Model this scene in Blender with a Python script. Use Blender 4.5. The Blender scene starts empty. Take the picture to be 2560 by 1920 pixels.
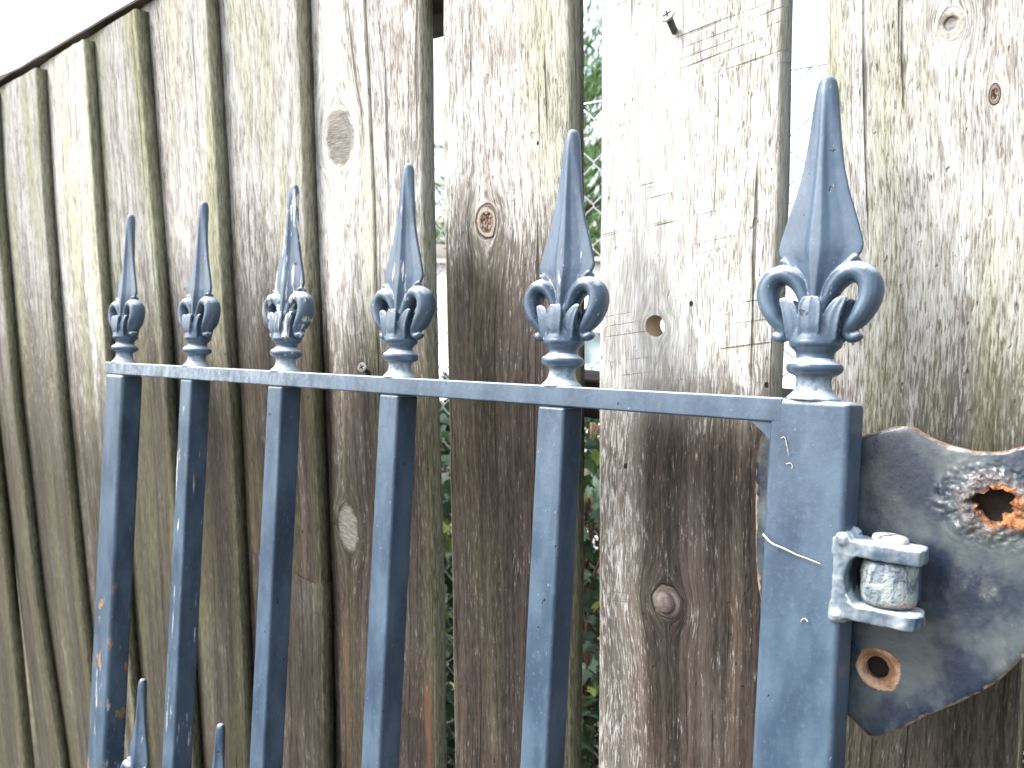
import bpy, bmesh, math, random
from mathutils import Vector, Matrix, noise as mnoise, geometry as geo
from mathutils.bvhtree import BVHTree

# ------------------------------------------------------------------ camera, world, sun, exposure
scene = bpy.context.scene
COL = scene.collection
FPX, CX, CY = 2000.0, 1280.0, 960.0          # focal length and centre in photograph pixels (2560 x 1920)
CAM = Vector((0.0, 0.0, 1.15))
G_CAM = Vector((-2430.0, 131.0, -2000.0)).normalized()     # run of the gate and fence, towards the far left
U_CAM = Vector((0.0, 1.0, 0.14)).normalized()              # true vertical in camera axes
X_CAM = -(G_CAM - U_CAM * G_CAM.dot(U_CAM)); X_CAM.normalize()
Y_CAM = U_CAM.cross(X_CAM)
ROT = Matrix((X_CAM, Y_CAM, U_CAM))                        # camera axes -> world axes
cam_d = bpy.data.cameras.new('camera'); cam = bpy.data.objects.new('camera', cam_d); COL.objects.link(cam)
cam.matrix_world = Matrix.Translation(CAM) @ ROT.to_4x4()
cam_d.sensor_width = 36.0; cam_d.lens = 36.0 * FPX / 2560.0
cam_d.clip_start = 0.01; cam_d.clip_end = 6000.0
cam_d.dof.use_dof = True; cam_d.dof.focus_distance = 0.37; cam_d.dof.aperture_fstop = 20.0
scene.camera = cam

SUN_DIR = Vector((-0.50, -0.46, 0.74)).normalized()        # towards the sun: in front of the fence, left, high
EL = math.asin(SUN_DIR.z)
world = bpy.data.worlds.new('World'); scene.world = world; world.use_nodes = True
wt = world.node_tree; wt.nodes.clear()
sky = wt.nodes.new('ShaderNodeTexSky'); sky.sky_type = 'NISHITA'; sky.sun_disc = False
sky.sun_elevation = EL; sky.sun_rotation = math.atan2(SUN_DIR.x, SUN_DIR.y)
sky.air_density = 1.0; sky.dust_density = 3.5; sky.ozone_density = 0.6
bg = wt.nodes.new('ShaderNodeBackground'); bg.inputs['Strength'].default_value = 0.15
wo = wt.nodes.new('ShaderNodeOutputWorld')
hs = wt.nodes.new('ShaderNodeHueSaturation'); hs.inputs['Saturation'].default_value = 0.5   # thin even cloud
wt.links.new(sky.outputs[0], hs.inputs['Color']); wt.links.new(hs.outputs[0], bg.inputs[0]); wt.links.new(bg.outputs[0], wo.inputs[0])
sun_d = bpy.data.lights.new('sun', 'SUN'); sun_d.energy = 1.0; sun_d.angle = math.radians(24); sun_d.color = (1.0, 0.98, 0.95)
sun = bpy.data.objects.new('sun', sun_d); COL.objects.link(sun)
sun.rotation_euler = SUN_DIR.to_track_quat('Z', 'Y').to_euler()
vs = scene.view_settings; vs.view_transform = 'Standard'; vs.look = 'None'; vs.gamma = 1.0; vs.use_curve_mapping = False
vs.exposure = 1.9
cy = scene.cycles; cy.max_bounces = 4; cy.diffuse_bounces = 2; cy.glossy_bounces = 2; cy.transmission_bounces = 2; cy.caustics_reflective = False; cy.caustics_refractive = False

# ------------------------------------------------------------------ geometry helpers
def ray(px, py):
    d = Vector(((px - CX) / FPX, -(py - CY) / FPX, -1.0))
    return ROT @ d
def hit(px, py, p0, n):
    d = ray(px, py)
    return CAM + d * ((p0 - CAM).dot(n) / d.dot(n))

GX = -(ROT @ G_CAM)
GZ = ROT @ Vector((0.045, 1.0, 0.0)); GZ = (GZ - GX * GZ.dot(GX)).normalized()
GY = GZ.cross(GX)                                          # out of the gate, towards the fence
GATE_D = 0.30
G_O = CAM + GY * GATE_D
YF = 0.348                                                 # the boards' front, metres beyond the camera

def link(o, parent=None):
    COL.objects.link(o)
    if parent is not None: o.parent = parent
    return o
def mesh_obj(name, verts, faces, mat=None, parent=None, smooth=True):
    me = bpy.data.meshes.new(name); me.from_pydata([tuple(v) for v in verts], [], faces); me.update()
    if smooth: me.polygons.foreach_set('use_smooth', [True] * len(me.polygons))
    if mat: me.materials.append(mat)
    return link(bpy.data.objects.new(name, me), parent)
def bm_obj(name, bm, mat=None, parent=None, smooth=True):
    bmesh.ops.recalc_face_normals(bm, faces=bm.faces)
    me = bpy.data.meshes.new(name); bm.to_mesh(me); bm.free()
    if smooth: me.polygons.foreach_set('use_smooth', [True] * len(me.polygons))
    if mat: me.materials.append(mat)
    return link(bpy.data.objects.new(name, me), parent)
def empty(name, parent=None, mw=None):
    o = bpy.data.objects.new(name, None); o.empty_display_size = 0.05
    link(o, parent)
    if mw is not None: o.matrix_world = mw
    return o
def tag(o, label=None, cat=None, group=None, kind=None):
    if label: o['label'] = label
    if cat: o['category'] = cat
    if group: o['group'] = group
    if kind: o['kind'] = kind
    return o
def lathe(bm, prof, seg=32, cx=0.0, cy=0.0, rot=None, org=None):
    rings = []
    for z, r in prof:
        ring = []
        for k in range(seg):
            a = 2 * math.pi * k / seg
            v = Vector((cx + r * math.cos(a), cy + r * math.sin(a), z))
            if rot is not None: v = rot @ v
            if org is not None: v = v + org
            ring.append(bm.verts.new(v))
        rings.append(ring)
    for i in range(len(rings) - 1):
        for k in range(seg):
            bm.faces.new((rings[i][k], rings[i][(k + 1) % seg], rings[i + 1][(k + 1) % seg], rings[i + 1][k]))
    bm.faces.new(rings[0][::-1]); bm.faces.new(rings[-1])
def sweep(bm, pts, radii, seg=12, ydir=Vector((0, 1, 0))):
    """tube along pts; radii = (in-plane, along ydir) at each point"""
    n = len(pts); rings = []
    for i in range(n):
        t = (pts[min(i + 1, n - 1)] - pts[max(i - 1, 0)]).normalized()
        b = ydir - t * ydir.dot(t); b.normalize(); a = t.cross(b)
        ra, rb = radii[i] if isinstance(radii[i], tuple) else (radii[i], radii[i])
        rings.append([bm.verts.new(pts[i] + a * (ra * math.cos(2 * math.pi * k / seg)) + b * (rb * math.sin(2 * math.pi * k / seg))) for k in range(seg)])
    for i in range(n - 1):
        for k in range(seg):
            bm.faces.new((rings[i][k], rings[i][(k + 1) % seg], rings[i + 1][(k + 1) % seg], rings[i + 1][k]))
    bm.faces.new(rings[0][::-1]); bm.faces.new(rings[-1])
def catmull(pts, sub=6):
    P = [pts[0]] + list(pts) + [pts[-1]]; out = []
    for i in range(1, len(P) - 2):
        for k in range(sub):
            t = k / sub; a, b, c, d = P[i - 1], P[i], P[i + 1], P[i + 2]
            out.append(type(b)([0.5 * (2 * b[j] + (c[j] - a[j]) * t + (2 * a[j] - 5 * b[j] + 4 * c[j] - d[j]) * t * t + (-a[j] + 3 * b[j] - 3 * c[j] + d[j]) * t ** 3) for j in range(len(b))]))
    out.append(P[-2]); return out
def box_bm(x0, x1, y0, y1, z0, z1, bev=0.0, seg=3):
    bm = bmesh.new(); bmesh.ops.create_cube(bm, size=1.0)
    for v in bm.verts:
        v.co = Vector((x0 + (v.co.x + .5) * (x1 - x0), y0 + (v.co.y + .5) * (y1 - y0), z0 + (v.co.z + .5) * (z1 - z0)))
    if bev > 0:
        bmesh.ops.bevel(bm, geom=bm.edges[:], offset=bev, segments=seg, profile=0.5, affect='EDGES', clamp_overlap=True)
    return bm
def evaluated(o):
    dg = bpy.context.evaluated_depsgraph_get(); dg.update()
    me = bpy.data.meshes.new_from_object(o.evaluated_get(dg), depsgraph=dg)
    return me
def drill(o, cutters):
    """cut real holes through a mesh"""
    for c in cutters:
        m = o.modifiers.new('hole', 'BOOLEAN'); m.operation = 'DIFFERENCE'; m.object = c; m.solver = 'EXACT'; m.material_mode = 'TRANSFER'
    bpy.context.view_layer.update()
    me = evaluated(o); o.modifiers.clear(); old = o.data; o.data = me
    for c in cutters: bpy.data.objects.remove(c, do_unlink=True)
    return o

# ------------------------------------------------------------------ shader expression helper
class Ex:
    def __init__(s, t, sock): s.t, s.s = t, sock
    def _m(s, op, o=None, o2=None):
        n = s.t.nodes.new('ShaderNodeMath'); n.operation = op
        for i, v in enumerate((s, o, o2)):
            if v is None: continue
            if isinstance(v, Ex): s.t.links.new(v.s, n.inputs[i])
            else: n.inputs[i].default_value = v
        return Ex(s.t, n.outputs[0])
    def __add__(s, o): return s._m('ADD', o)
    def __radd__(s, o): return s._m('ADD', o)
    def __sub__(s, o): return s._m('SUBTRACT', o)
    def __rsub__(s, o): return (s * -1.0) + o
    def __mul__(s, o): return s._m('MULTIPLY', o)
    def __rmul__(s, o): return s._m('MULTIPLY', o)
    def __truediv__(s, o): return s._m('DIVIDE', o)
    def max(s, o): return s._m('MAXIMUM', o)
    def min(s, o): return s._m('MINIMUM', o)
    def sqrt(s): return s._m('SQRT')
    def abs(s): return s._m('ABSOLUTE')
    def pow(s, p): return s._m('POWER', p)
    def clamp(s): return s.max(0.0).min(1.0)
    def step(s, a, b):
        n = s.t.nodes.new('ShaderNodeMapRange'); n.interpolation_type = 'SMOOTHSTEP'
        s.t.links.new(s.s, n.inputs[0]); n.inputs[1].default_value = a; n.inputs[2].default_value = b
        return Ex(s.t, n.outputs[0])
    def gauss(s):  # of a squared distance
        return (s * -1.0)._m('EXPONENT')
class Sh:
    def __init__(s, name):
        s.m = bpy.data.materials.new(name); s.m.use_nodes = True; s.t = s.m.node_tree; s.t.nodes.clear()
        s.out = s.t.nodes.new('ShaderNodeOutputMaterial'); s.b = s.t.nodes.new('ShaderNodeBsdfPrincipled')
        s.t.links.new(s.b.outputs[0], s.out.inputs[0])
    def n(s, kind): return s.t.nodes.new(kind)
    def sep(s, sock):
        x = s.n('ShaderNodeSeparateXYZ'); s.t.links.new(sock, x.inputs[0]); return [Ex(s.t, q) for q in x.outputs]
    def uv(s, name='board'):
        x = s.n('ShaderNodeUVMap'); x.uv_map = name; return s.sep(x.outputs[0])[:2]
    def obj(s):
        x = s.n('ShaderNodeTexCoord'); return s.sep(x.outputs['Object'])
    def nrm(s):
        x = s.n('ShaderNodeNewGeometry'); return s.sep(x.outputs['Normal'])
    def rnd(s):
        x = s.n('ShaderNodeObjectInfo'); return Ex(s.t, x.outputs['Random'])
    def prop(s, name):
        x = s.n('ShaderNodeAttribute'); x.attribute_type = 'OBJECT'; x.attribute_name = name; return Ex(s.t, x.outputs['Fac'])
    def vec(s, x, y, z):
        c = s.n('ShaderNodeCombineXYZ')
        for i, v in enumerate((x, y, z)):
            if isinstance(v, Ex): s.t.links.new(v.s, c.inputs[i])
            else: c.inputs[i].default_value = v
        return c.outputs[0]
    def noise(s, x, y, z, detail=2.0, rough=0.5, dist=0.0):
        q = s.n('ShaderNodeTexNoise'); q.inputs['Scale'].default_value = 1.0; q.inputs['Detail'].default_value = detail
        q.inputs['Roughness'].default_value = rough; q.inputs['Distortion'].default_value = dist
        s.t.links.new(s.vec(x, y, z), q.inputs['Vector']); return Ex(s.t, q.outputs['Fac'])
    def voro(s, x, y, z):
        q = s.n('ShaderNodeTexVoronoi'); q.inputs['Scale'].default_value = 1.0
        s.t.links.new(s.vec(x, y, z), q.inputs['Vector'])
        c = s.n('ShaderNodeSeparateColor'); s.t.links.new(q.outputs['Color'], c.inputs[0])
        return Ex(s.t, q.outputs['Distance']), Ex(s.t, c.outputs[0])
    def mix(s, f, a, b):
        m = s.n('ShaderNodeMix'); m.data_type = 'RGBA'
        for sock, v in ((m.inputs[0], f), (m.inputs[6], a), (m.inputs[7], b)):
            if isinstance(v, Ex): s.t.links.new(v.s, sock)
            elif isinstance(v, (tuple, list)): sock.default_value = tuple(v) + (1.0,)
            elif isinstance(v, (int, float)): sock.default_value = v
            else: s.t.links.new(v, sock)
        return m.outputs[2]
    def set(s, color=None, rough=None, metal=None, spec=None, bump=None, dist=0.001, strength=1.0):
        for nm, v in (('Base Color', color), ('Roughness', rough), ('Metallic', metal), ('Specular IOR Level', spec)):
            if v is None: continue
            if isinstance(v, Ex): s.t.links.new(v.s, s.b.inputs[nm])
            elif isinstance(v, (int, float)): s.b.inputs[nm].default_value = v
            elif isinstance(v, tuple): s.b.inputs[nm].default_value = v + (1.0,)
            else: s.t.links.new(v, s.b.inputs[nm])
        if bump is not None:
            q = s.n('ShaderNodeBump'); q.inputs['Distance'].default_value = dist; q.inputs['Strength'].default_value = strength
            s.t.links.new(bump.s, q.inputs['Height']); s.t.links.new(q.outputs[0], s.b.inputs['Normal'])
        return s.m

# ------------------------------------------------------------------ materials
def wood(name, seed, width, v_brown, v_grey, knots=(), green=0.3, red=0.3, saw=0.0, crack=0.3, bias=0.0, rust=None, tone=1.0, olive=0.15, smooth=0.0, fq=1.0):
    """weathered softwood: silvered where rain and light reach it (above v_grey), brown and damp below v_brown"""
    s = Sh(name); U, V = s.uv(); sd = seed * 7.31
    wob = (s.noise(U * 9.0, V * 4.0, sd, 2.0, 0.4) - 0.5) * 0.020
    psi = U * 1.0; kn = []
    for (uk, vk, R, asp, typ) in knots:
        dx = U - uk; dy = (V - vk) / asp; r2 = dx * dx + dy * dy
        psi = psi - dx * (R * R) / r2.max(R * R) * 1.0
        kn.append((r2.sqrt(), R, typ, dx, dy))
    g = psi + wob
    ring = s.noise(g * (330.0 * fq), V * 6.0, sd, 3.0, 0.6)
    broad = s.noise(g * 60.0, V * 2.2, sd + 9, 2.0)
    fib = s.noise(g * (820.0 * fq), V * (92.0 * fq), sd + 1, 3.0, 0.66)
    fine = s.noise(g * 1500.0, V * 100.0, sd + 2, 1.0, 0.6)
    blot = s.noise(U * 16.0, V * 8.0, sd + 4, 3.0, 0.6)
    crk = s.noise(g * 210.0, V * 5.0, sd + 6, 2.0, 0.6).step(0.66 - 0.05 * crack, 0.72 - 0.03 * crack)
    pit = s.noise(U * 330.0, V * 120.0, sd + 7, 2.0, 0.6).step(0.66, 0.76)
    tint = s.noise(g * 22.0, V * 2.6, sd + 17, 2.0)
    bl = (V.step(v_brown, v_grey) + U.step(width * 0.42, width * 0.08) * (0.55 * smooth) + (blot - 0.5) * 0.75 + (broad - 0.5) * 0.9 + bias).clamp()  # brown end mixes damp wood with painted shade under the rail
    mot = s.noise(g * (170.0 * fq), V * (30.0 * fq), sd + 15, 3.0, 0.6).step(0.34, 0.66)
    fleck = (fib + (mot - 0.5) * 0.10 - (bl * -0.285 + 0.685)).step(-0.06, 0.07)
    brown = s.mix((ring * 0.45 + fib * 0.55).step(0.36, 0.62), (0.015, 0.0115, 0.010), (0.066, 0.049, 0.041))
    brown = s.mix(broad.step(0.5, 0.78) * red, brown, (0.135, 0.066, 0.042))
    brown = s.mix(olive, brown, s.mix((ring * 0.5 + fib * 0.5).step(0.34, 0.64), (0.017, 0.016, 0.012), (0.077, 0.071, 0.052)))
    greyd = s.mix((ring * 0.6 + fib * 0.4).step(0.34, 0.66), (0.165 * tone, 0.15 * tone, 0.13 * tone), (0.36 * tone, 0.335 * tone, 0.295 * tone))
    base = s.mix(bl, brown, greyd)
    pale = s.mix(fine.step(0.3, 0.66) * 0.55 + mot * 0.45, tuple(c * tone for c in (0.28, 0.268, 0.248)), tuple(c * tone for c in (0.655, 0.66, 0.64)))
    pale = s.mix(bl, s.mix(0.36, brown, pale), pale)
    if smooth: base = s.mix(U.step(width * 0.75, width * 0.2) * V.step(v_brown, v_grey) * smooth, base, (0.46, 0.445, 0.42))
    col = s.mix(fleck, base, pale)
    col = s.mix(tint.step(0.56, 0.76) * (0.5 * min(1.0, red * 2)), col, s.mix(fleck, (0.13, 0.085, 0.062), tuple(c * tone for c in (0.50, 0.40, 0.33))))
    alg = (s.noise(g * 30.0, V * 3.0, sd + 8, 3.0, 0.6) + U.step(width * 0.78, width) * 0.10).step(0.46, 0.70) * green
    col = s.mix(alg, col, s.mix(bl, s.mix(fib.step(0.3, 0.7), (0.04, 0.038, 0.02), (0.115, 0.105, 0.06)), s.mix(fib.step(0.35, 0.65), tuple(c * tone for c in (0.175, 0.18, 0.085)), tuple(c * tone for c in (0.52, 0.53, 0.34)))))
    if saw:
        sw = s.noise(U * 9.0 + V * 6.0, V * 520.0 + U * -90.0, sd + 12, 2.0, 0.6).step(0.60, 0.70) * s.noise(U * 40.0, V * 22.0, sd + 13, 1.0).step(0.45, 0.62) * bl.step(0.25, 0.7)
        col = s.mix(sw * saw, col, (0.14, 0.11, 0.085))
    col = s.mix(crk * 0.7, col, (0.030, 0.022, 0.016))
    col = s.mix(pit * 0.35, col, (0.05, 0.037, 0.028))
    hgt = fib * 0.6 + ring * 0.55 - crk * 1.1 - pit * 0.7
    if saw: hgt = hgt - sw * 0.35
    for r, R, typ, dx, dy in kn:
        rq = r + (s.noise(U * 160.0, V * 160.0, sd + 19, 2.0) - 0.5) * (R * 0.35); inside = rq.step(R * 1.06, R * 0.93); kr = s.noise(rq * 1300.0, U * 90.0, sd + 20, 2.0)
        if typ == 'eye':
            kc = s.mix(kr.step(0.35, 0.65), (0.16, 0.12, 0.09), (0.40, 0.35, 0.29))
            core = (r + (s.noise(U * 500.0, V * 420.0, sd + 21, 2.0) - 0.5) * (R * 0.7)).step(R * 0.62, R * 0.40)
            kc = s.mix(core, kc, s.mix(s.noise(U * 900.0, V * 700.0, sd + 22, 2.0).step(0.45, 0.62), (0.035, 0.02, 0.014), (0.26, 0.19, 0.145)))
            hgt = hgt - core * 1.6
        elif typ == 'bolt':
            kc = s.mix(kr.step(0.35, 0.65), (0.13, 0.10, 0.085), (0.36, 0.33, 0.29)); inside = inside * 0.7
        elif typ == 'grey':
            kc = s.mix(s.noise(U * 110.0, V * 1900.0, sd + 23, 3.0, 0.65).step(0.36, 0.66), (0.10, 0.092, 0.082), (0.26, 0.245, 0.225))
        else:
            kc = s.mix(kr.step(0.35, 0.65), (0.20, 0.18, 0.125), (0.47, 0.44, 0.34)); inside = inside * (fib.step(0.3, 0.6) * 0.5 + 0.12)
            core = (rq + (mot - 0.5) * R * 0.5).step(R * 0.5, R * 0.2); kc = s.mix(core, kc, (0.07, 0.06, 0.05)); hgt = hgt - core
        edge = rq.step(R * 0.86, R * 0.97) * rq.step(R * 1.13, R * 1.0)
        if typ == 'grey': inside = (r + (s.noise(U * 200.0, V * 200.0, sd + 24, 2.0) - 0.5) * (R * 0.5)).step(R * 1.05, R * 0.75); edge = edge * 0.0
        edge = edge * (0.2 if typ == 'plain' else 1.0); col = s.mix(inside, col, kc); col = s.mix(edge * (0.75 if typ == 'eye' else 0.45 if typ == 'bolt' else 0.15), col, (0.05, 0.037, 0.028)); hgt = hgt - edge * 0.9 + inside * kr * 0.5
    if rust:
        (ur, v0, v1, wr) = rust
        q = (U - ur) / wr; rm = (q * q).gauss() * V.step(v1, v1 - 0.05) * V.step(v0 - 0.02, v0 + 0.03) * s.noise(g * 150.0, V * 20.0, sd + 30, 2.0).step(0.3, 0.6)
        col = s.mix(rm * 0.4, col, (0.24, 0.105, 0.045))
    # woodworm holes
    d, rc = s.voro(U * 55.0, V * 40.0, sd); wh = d.step(0.065, 0.045) * rc.step(0.80, 0.81)
    col = s.mix(wh, col, (0.02, 0.014, 0.01)); hgt = hgt - wh * 1.5
    side = U.step(0.001, -0.001) + U.step(width - 0.001, width + 0.001)
    sc = s.mix(ring.step(0.3, 0.7), (0.14, 0.125, 0.075), (0.32, 0.295, 0.18))
    sc = s.mix(fib.step(0.4, 0.62), sc, (0.43, 0.405, 0.27)); sc = s.mix(bl * 0.6, sc, s.mix(fib.step(0.35, 0.65), (0.28, 0.265, 0.20), (0.50, 0.485, 0.39)))
    col = s.mix(side * 0.6, col, sc)
    return s.set(col, rough=0.86, spec=0.25, bump=hgt, dist=0.0011, strength=0.9)

def paint(name, rust=0.0, chalk=0.5, front=None, pz=None, dark=1.0, vary=True, grey=0.0):
    """thick slate-blue gate paint, chalky on its upper faces and in its crevices, chipped"""
    s = Sh(name); X, Y, Z = s.obj(); nx, ny, nz = s.nrm(); r = s.rnd() * (37.0 if vary else 0.0)
    a = s.noise(X * 60.0, Y * 60.0, Z * 22.0 + r, 3.0, 0.6)
    b = s.noise(X * 420.0, Y * 420.0, Z * 300.0 + r, 3.0, 0.65)
    c = s.noise(X * 150.0, Y * 150.0, Z * 60.0 + r, 3.0, 0.6)
    col = s.mix(a.step(0.3, 0.7), (0.031 * dark, 0.056 * dark, 0.094 * dark), (0.069 * dark, 0.110 * dark, 0.160 * dark))
    col = s.mix(b.step(0.5, 0.75) * 0.35, col, (0.115, 0.15, 0.185))
    if grey: col = s.mix((a * 0.5 + c * 0.5).step(0.36, 0.62) * grey, col, (0.25, 0.285, 0.295))
    up = nz.step(0.25, 0.85) * chalk
    cm = (up * 1.3 + a * 0.5 + b * 0.55 + c * 0.35 - 1.02).step(0.0, 0.42)
    if pz is not None:     # lime and dust gathered at the foot of the casting
        ft = Z.step(pz, pz * 0.25) * (b * 0.6 + c * 0.8).step(0.5, 0.85)
        cm = cm.max(ft * 0.9)
    if front is not None:  # lime bloom on the far half of the rail
        cm = cm.max(X.step(front + 0.28, front) * (c * 0.7 + b * 0.4 + a * 0.3).step(0.58, 0.9) * 0.6)
    col = s.mix(cm * 0.8, col, (0.43, 0.50, 0.55))
    w = s.prop('wear')
    wm = (s.noise(X * 330.0, Y * 330.0, Z * 34.0 + r, 4.0, 0.58) + w * 0.26 - 0.72).step(0.0, 0.05) * 0.85
    col = s.mix(wm, col, (0.62, 0.62, 0.60))
    chip = s.noise(X * 260.0, Y * 260.0, Z * 170.0 + r + 5.0, 2.0).step(0.735, 0.76)
    col = s.mix(chip, col, (0.013, 0.014, 0.018))
    speck = s.noise(X * 700.0, Y * 700.0, Z * 350.0 + r + 9.0, 2.0).step(0.72, 0.75)
    col = s.mix(speck * 0.45, col, (0.40, 0.42, 0.43))
    hgt = b * 0.35 + c * 0.3 + cm * 0.25 - chip * 0.8 + wm * 0.5
    rough = a * 0.22 + 0.25 + cm * 0.35 + wm * 0.2
    if rust:
        q = s.noise(X * 75.0, Y * 75.0, Z * 34.0 + 3.0, 4.0, 0.6)
        lo = Z.step(rust, rust - 0.07)
        rm = (q + lo * 0.04 - 0.63).step(0.0, 0.05) * lo
        rc = s.mix(b.step(0.35, 0.65), (0.15, 0.115, 0.065), (0.30, 0.16, 0.075))
        pl = (s.noise(X * 90.0, Y * 90.0, Z * 20.0 + 11.0, 4.0, 0.65) + lo * 0.05 - 0.66).step(0.0, 0.05) * lo
        col = s.mix(pl, col, (0.43, 0.44, 0.41)); col = s.mix(rm, col, rc); hgt = hgt + rm * (b - 0.8); rough = rough + rm * 0.3
    return s.set(col, rough=rough, spec=0.55, bump=hgt, dist=0.0006, strength=0.7)

def plate_paint(spots):
    """painted steel plate, grey-green bloom, rust round its holes and along its cut edge"""
    s = Sh('plate_paint'); X, Y, Z = s.obj(); nx, ny, nz = s.nrm()
    a = s.noise(X * 45.0, Y * 45.0, Z * 38.0, 4.0, 0.6); b = s.noise(X * 380.0, Y * 380.0, Z * 330.0, 4.0, 0.65)
    c = s.noise(X * 110.0, Y * 110.0, Z * 70.0 + 4.0, 4.0, 0.6)
    col = s.mix(a.step(0.40, 0.62), (0.014, 0.022, 0.040), (0.062, 0.078, 0.086))
    col = s.mix(c.step(0.52, 0.74) * 0.5, col, (0.105, 0.12, 0.115))
    col = s.mix((b * 0.6 + c * 0.5).step(0.64, 0.80) * 0.5, col, (0.22, 0.24, 0.24))
    hgt = b * 0.16 + c * 0.35; rough = a * 0.25 + 0.17
    for (x, z, r, kind) in spots:
        dx, dz = X - x, Z - z; d = (dx * dx + dz * dz).sqrt() + (c - 0.5) * (r * 0.9) + (b - 0.5) * (r * 0.45)
        if kind == 'blister':
            sw = d.step(r * 2.7, r * 1.7)
            col = s.mix(sw, col, s.mix(b.step(0.40, 0.60), (0.075, 0.066, 0.068), (0.20, 0.18, 0.175)))
            rz = (d + (c - 0.5) * (r * 1.8) - dx * 0.25 + dz * 0.12).step(r * 1.65, r * 1.3); hgt = hgt + sw * (b * 2.2 + 0.6)
        else:
            rz = (d - dx * 0.1).step(r * 1.75, r * 1.6)
        rc = s.mix(b.step(0.36, 0.62), (0.11, 0.042, 0.018), (0.46, 0.19, 0.062))
        if kind != 'blister': rc = s.mix(c.step(0.38, 0.62), (0.22, 0.11, 0.055), (0.52, 0.34, 0.22))
        col = s.mix(rz, col, rc); hgt = hgt + rz * (b - 0.8) * 1.2; rough = (rough + rz * 0.35).min(0.9)
    at = s.n('ShaderNodeAttribute'); at.attribute_name = 'rim'; rimf = Ex(s.t, at.outputs['Fac'])
    eg = rimf.step(0.15, 0.7) * (c * 0.7 + b * 0.5).step(0.38, 0.58)      # cut edge
    col = s.mix(eg * 0.85, col, s.mix(b.step(0.35, 0.65), (0.15, 0.085, 0.055), (0.36, 0.27, 0.21)))
    return s.set(col, rough=rough, spec=0.5, bump=hgt, dist=0.0010, strength=0.8)

def zinc():
    s = Sh('worn_zinc'); X, Y, Z = s.obj()
    a = s.noise(X * 190.0, Y * 190.0, Z * 190.0, 4.0, 0.65, 1.2); b = s.noise(X * 620.0, Y * 620.0, Z * 620.0, 3.0, 0.6)
    col = s.mix(a.step(0.34, 0.6), (0.06, 0.09, 0.12), (0.30, 0.34, 0.34)); col = s.mix(b.step(0.55, 0.75) * 0.6, col, (0.45, 0.47, 0.45))
    ru = (a + Z.step(0.005, -0.001) * 0.3 - 0.72).step(0.0, 0.05); col = s.mix(ru * 0.85, col, (0.36, 0.16, 0.06))
    return s.set(col, rough=0.5, spec=0.5, metal=0.15, bump=a * 1.0 + b * 0.6, dist=0.0012, strength=0.9)

def simple(name, c0, c1, scale=(60, 60, 60), rough=0.7, bump=0.0005, metal=0.0, spec=0.4):
    s = Sh(name); X, Y, Z = s.obj(); r = s.rnd() * 31.0
    a = s.noise(X * scale[0] + r, Y * scale[1], Z * scale[2], 4.0, 0.62); b = s.noise(X * scale[0] * 7, Y * scale[1] * 7, Z * scale[2] * 7 + r, 2.0)
    col = s.mix((a * 0.7 + b * 0.3).step(0.33, 0.67), c0, c1)
    return s.set(col, rough=rough, metal=metal, spec=spec, bump=a * 0.6 + b * 0.4, dist=bump, strength=0.8)

def leaf_mat(name, c0, c1, rough=0.45):
    s = Sh(name); X, Y, Z = s.obj(); r = s.rnd()
    a = s.noise(X * 35.0 + r * 20.0, Y * 35.0, Z * 35.0, 3.0)
    col = s.mix((a * 0.6 + r * 0.4).step(0.25, 0.7), c0, c1)
    s.set(col, rough=rough, spec=0.4)
    tr = s.n('ShaderNodeBsdfTranslucent'); mx = s.n('ShaderNodeMixShader'); mx.inputs[0].default_value = 0.28
    s.t.links.new(col, tr.inputs[0]); s.t.links.new(s.b.outputs[0], mx.inputs[1]); s.t.links.new(tr.outputs[0], mx.inputs[2])
    s.t.links.new(mx.outputs[0], s.out.inputs[0]); return s.m

# ------------------------------------------------------------------ setting: ground
M_ground = simple('garden_soil', (0.05, 0.042, 0.03), (0.12, 0.11, 0.07), (3, 3, 3), 0.95, 0.01)
tag(mesh_obj('ground', [(-2500, -2500, 0), (2500, -2500, 0), (2500, 2500, 0), (-2500, 2500, 0)], [(0, 1, 2, 3)], M_ground, smooth=False), kind='structure')

# ------------------------------------------------------------------ wooden fence
P_F = Vector((0, YF, 1.15)); N_F = Vector((0, 1, 0))
def on_fence(px, py, dy=0.0):
    return hit(px, py, P_F + Vector((0, dy, 0)), N_F)
ta, tb = on_fence(0, 196), on_fence(320, 10)
def top_z(x): return tb.z + (x - tb.x) * (ta.z - tb.z) / (ta.x - tb.x)
def interp(pts, z):
    """x at height z on a polyline of (z, x), sorted downwards; straight on beyond its ends"""
    if z >= pts[0][0]: i = 0
    elif z <= pts[-1][0]: i = len(pts) - 2
    else:
        i = 0
        while not (pts[i][0] >= z >= pts[i + 1][0]): i += 1
    (z0, x0), (z1, x1) = pts[i], pts[i + 1]
    t = (z - z0) / (z1 - z0)
    if t > 1: t = 1 + (t - 1) * 0.25
    return x0 + (x1 - x0) * t
YS = (0, 500, 1000, 1500, 1920)
fence_root = empty('wooden_fence', None, Matrix.Translation((-0.2, YF, 0)))
tag(fence_root, 'weathered close-board timber fence of upright bleached and brown boards', 'fence')

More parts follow.
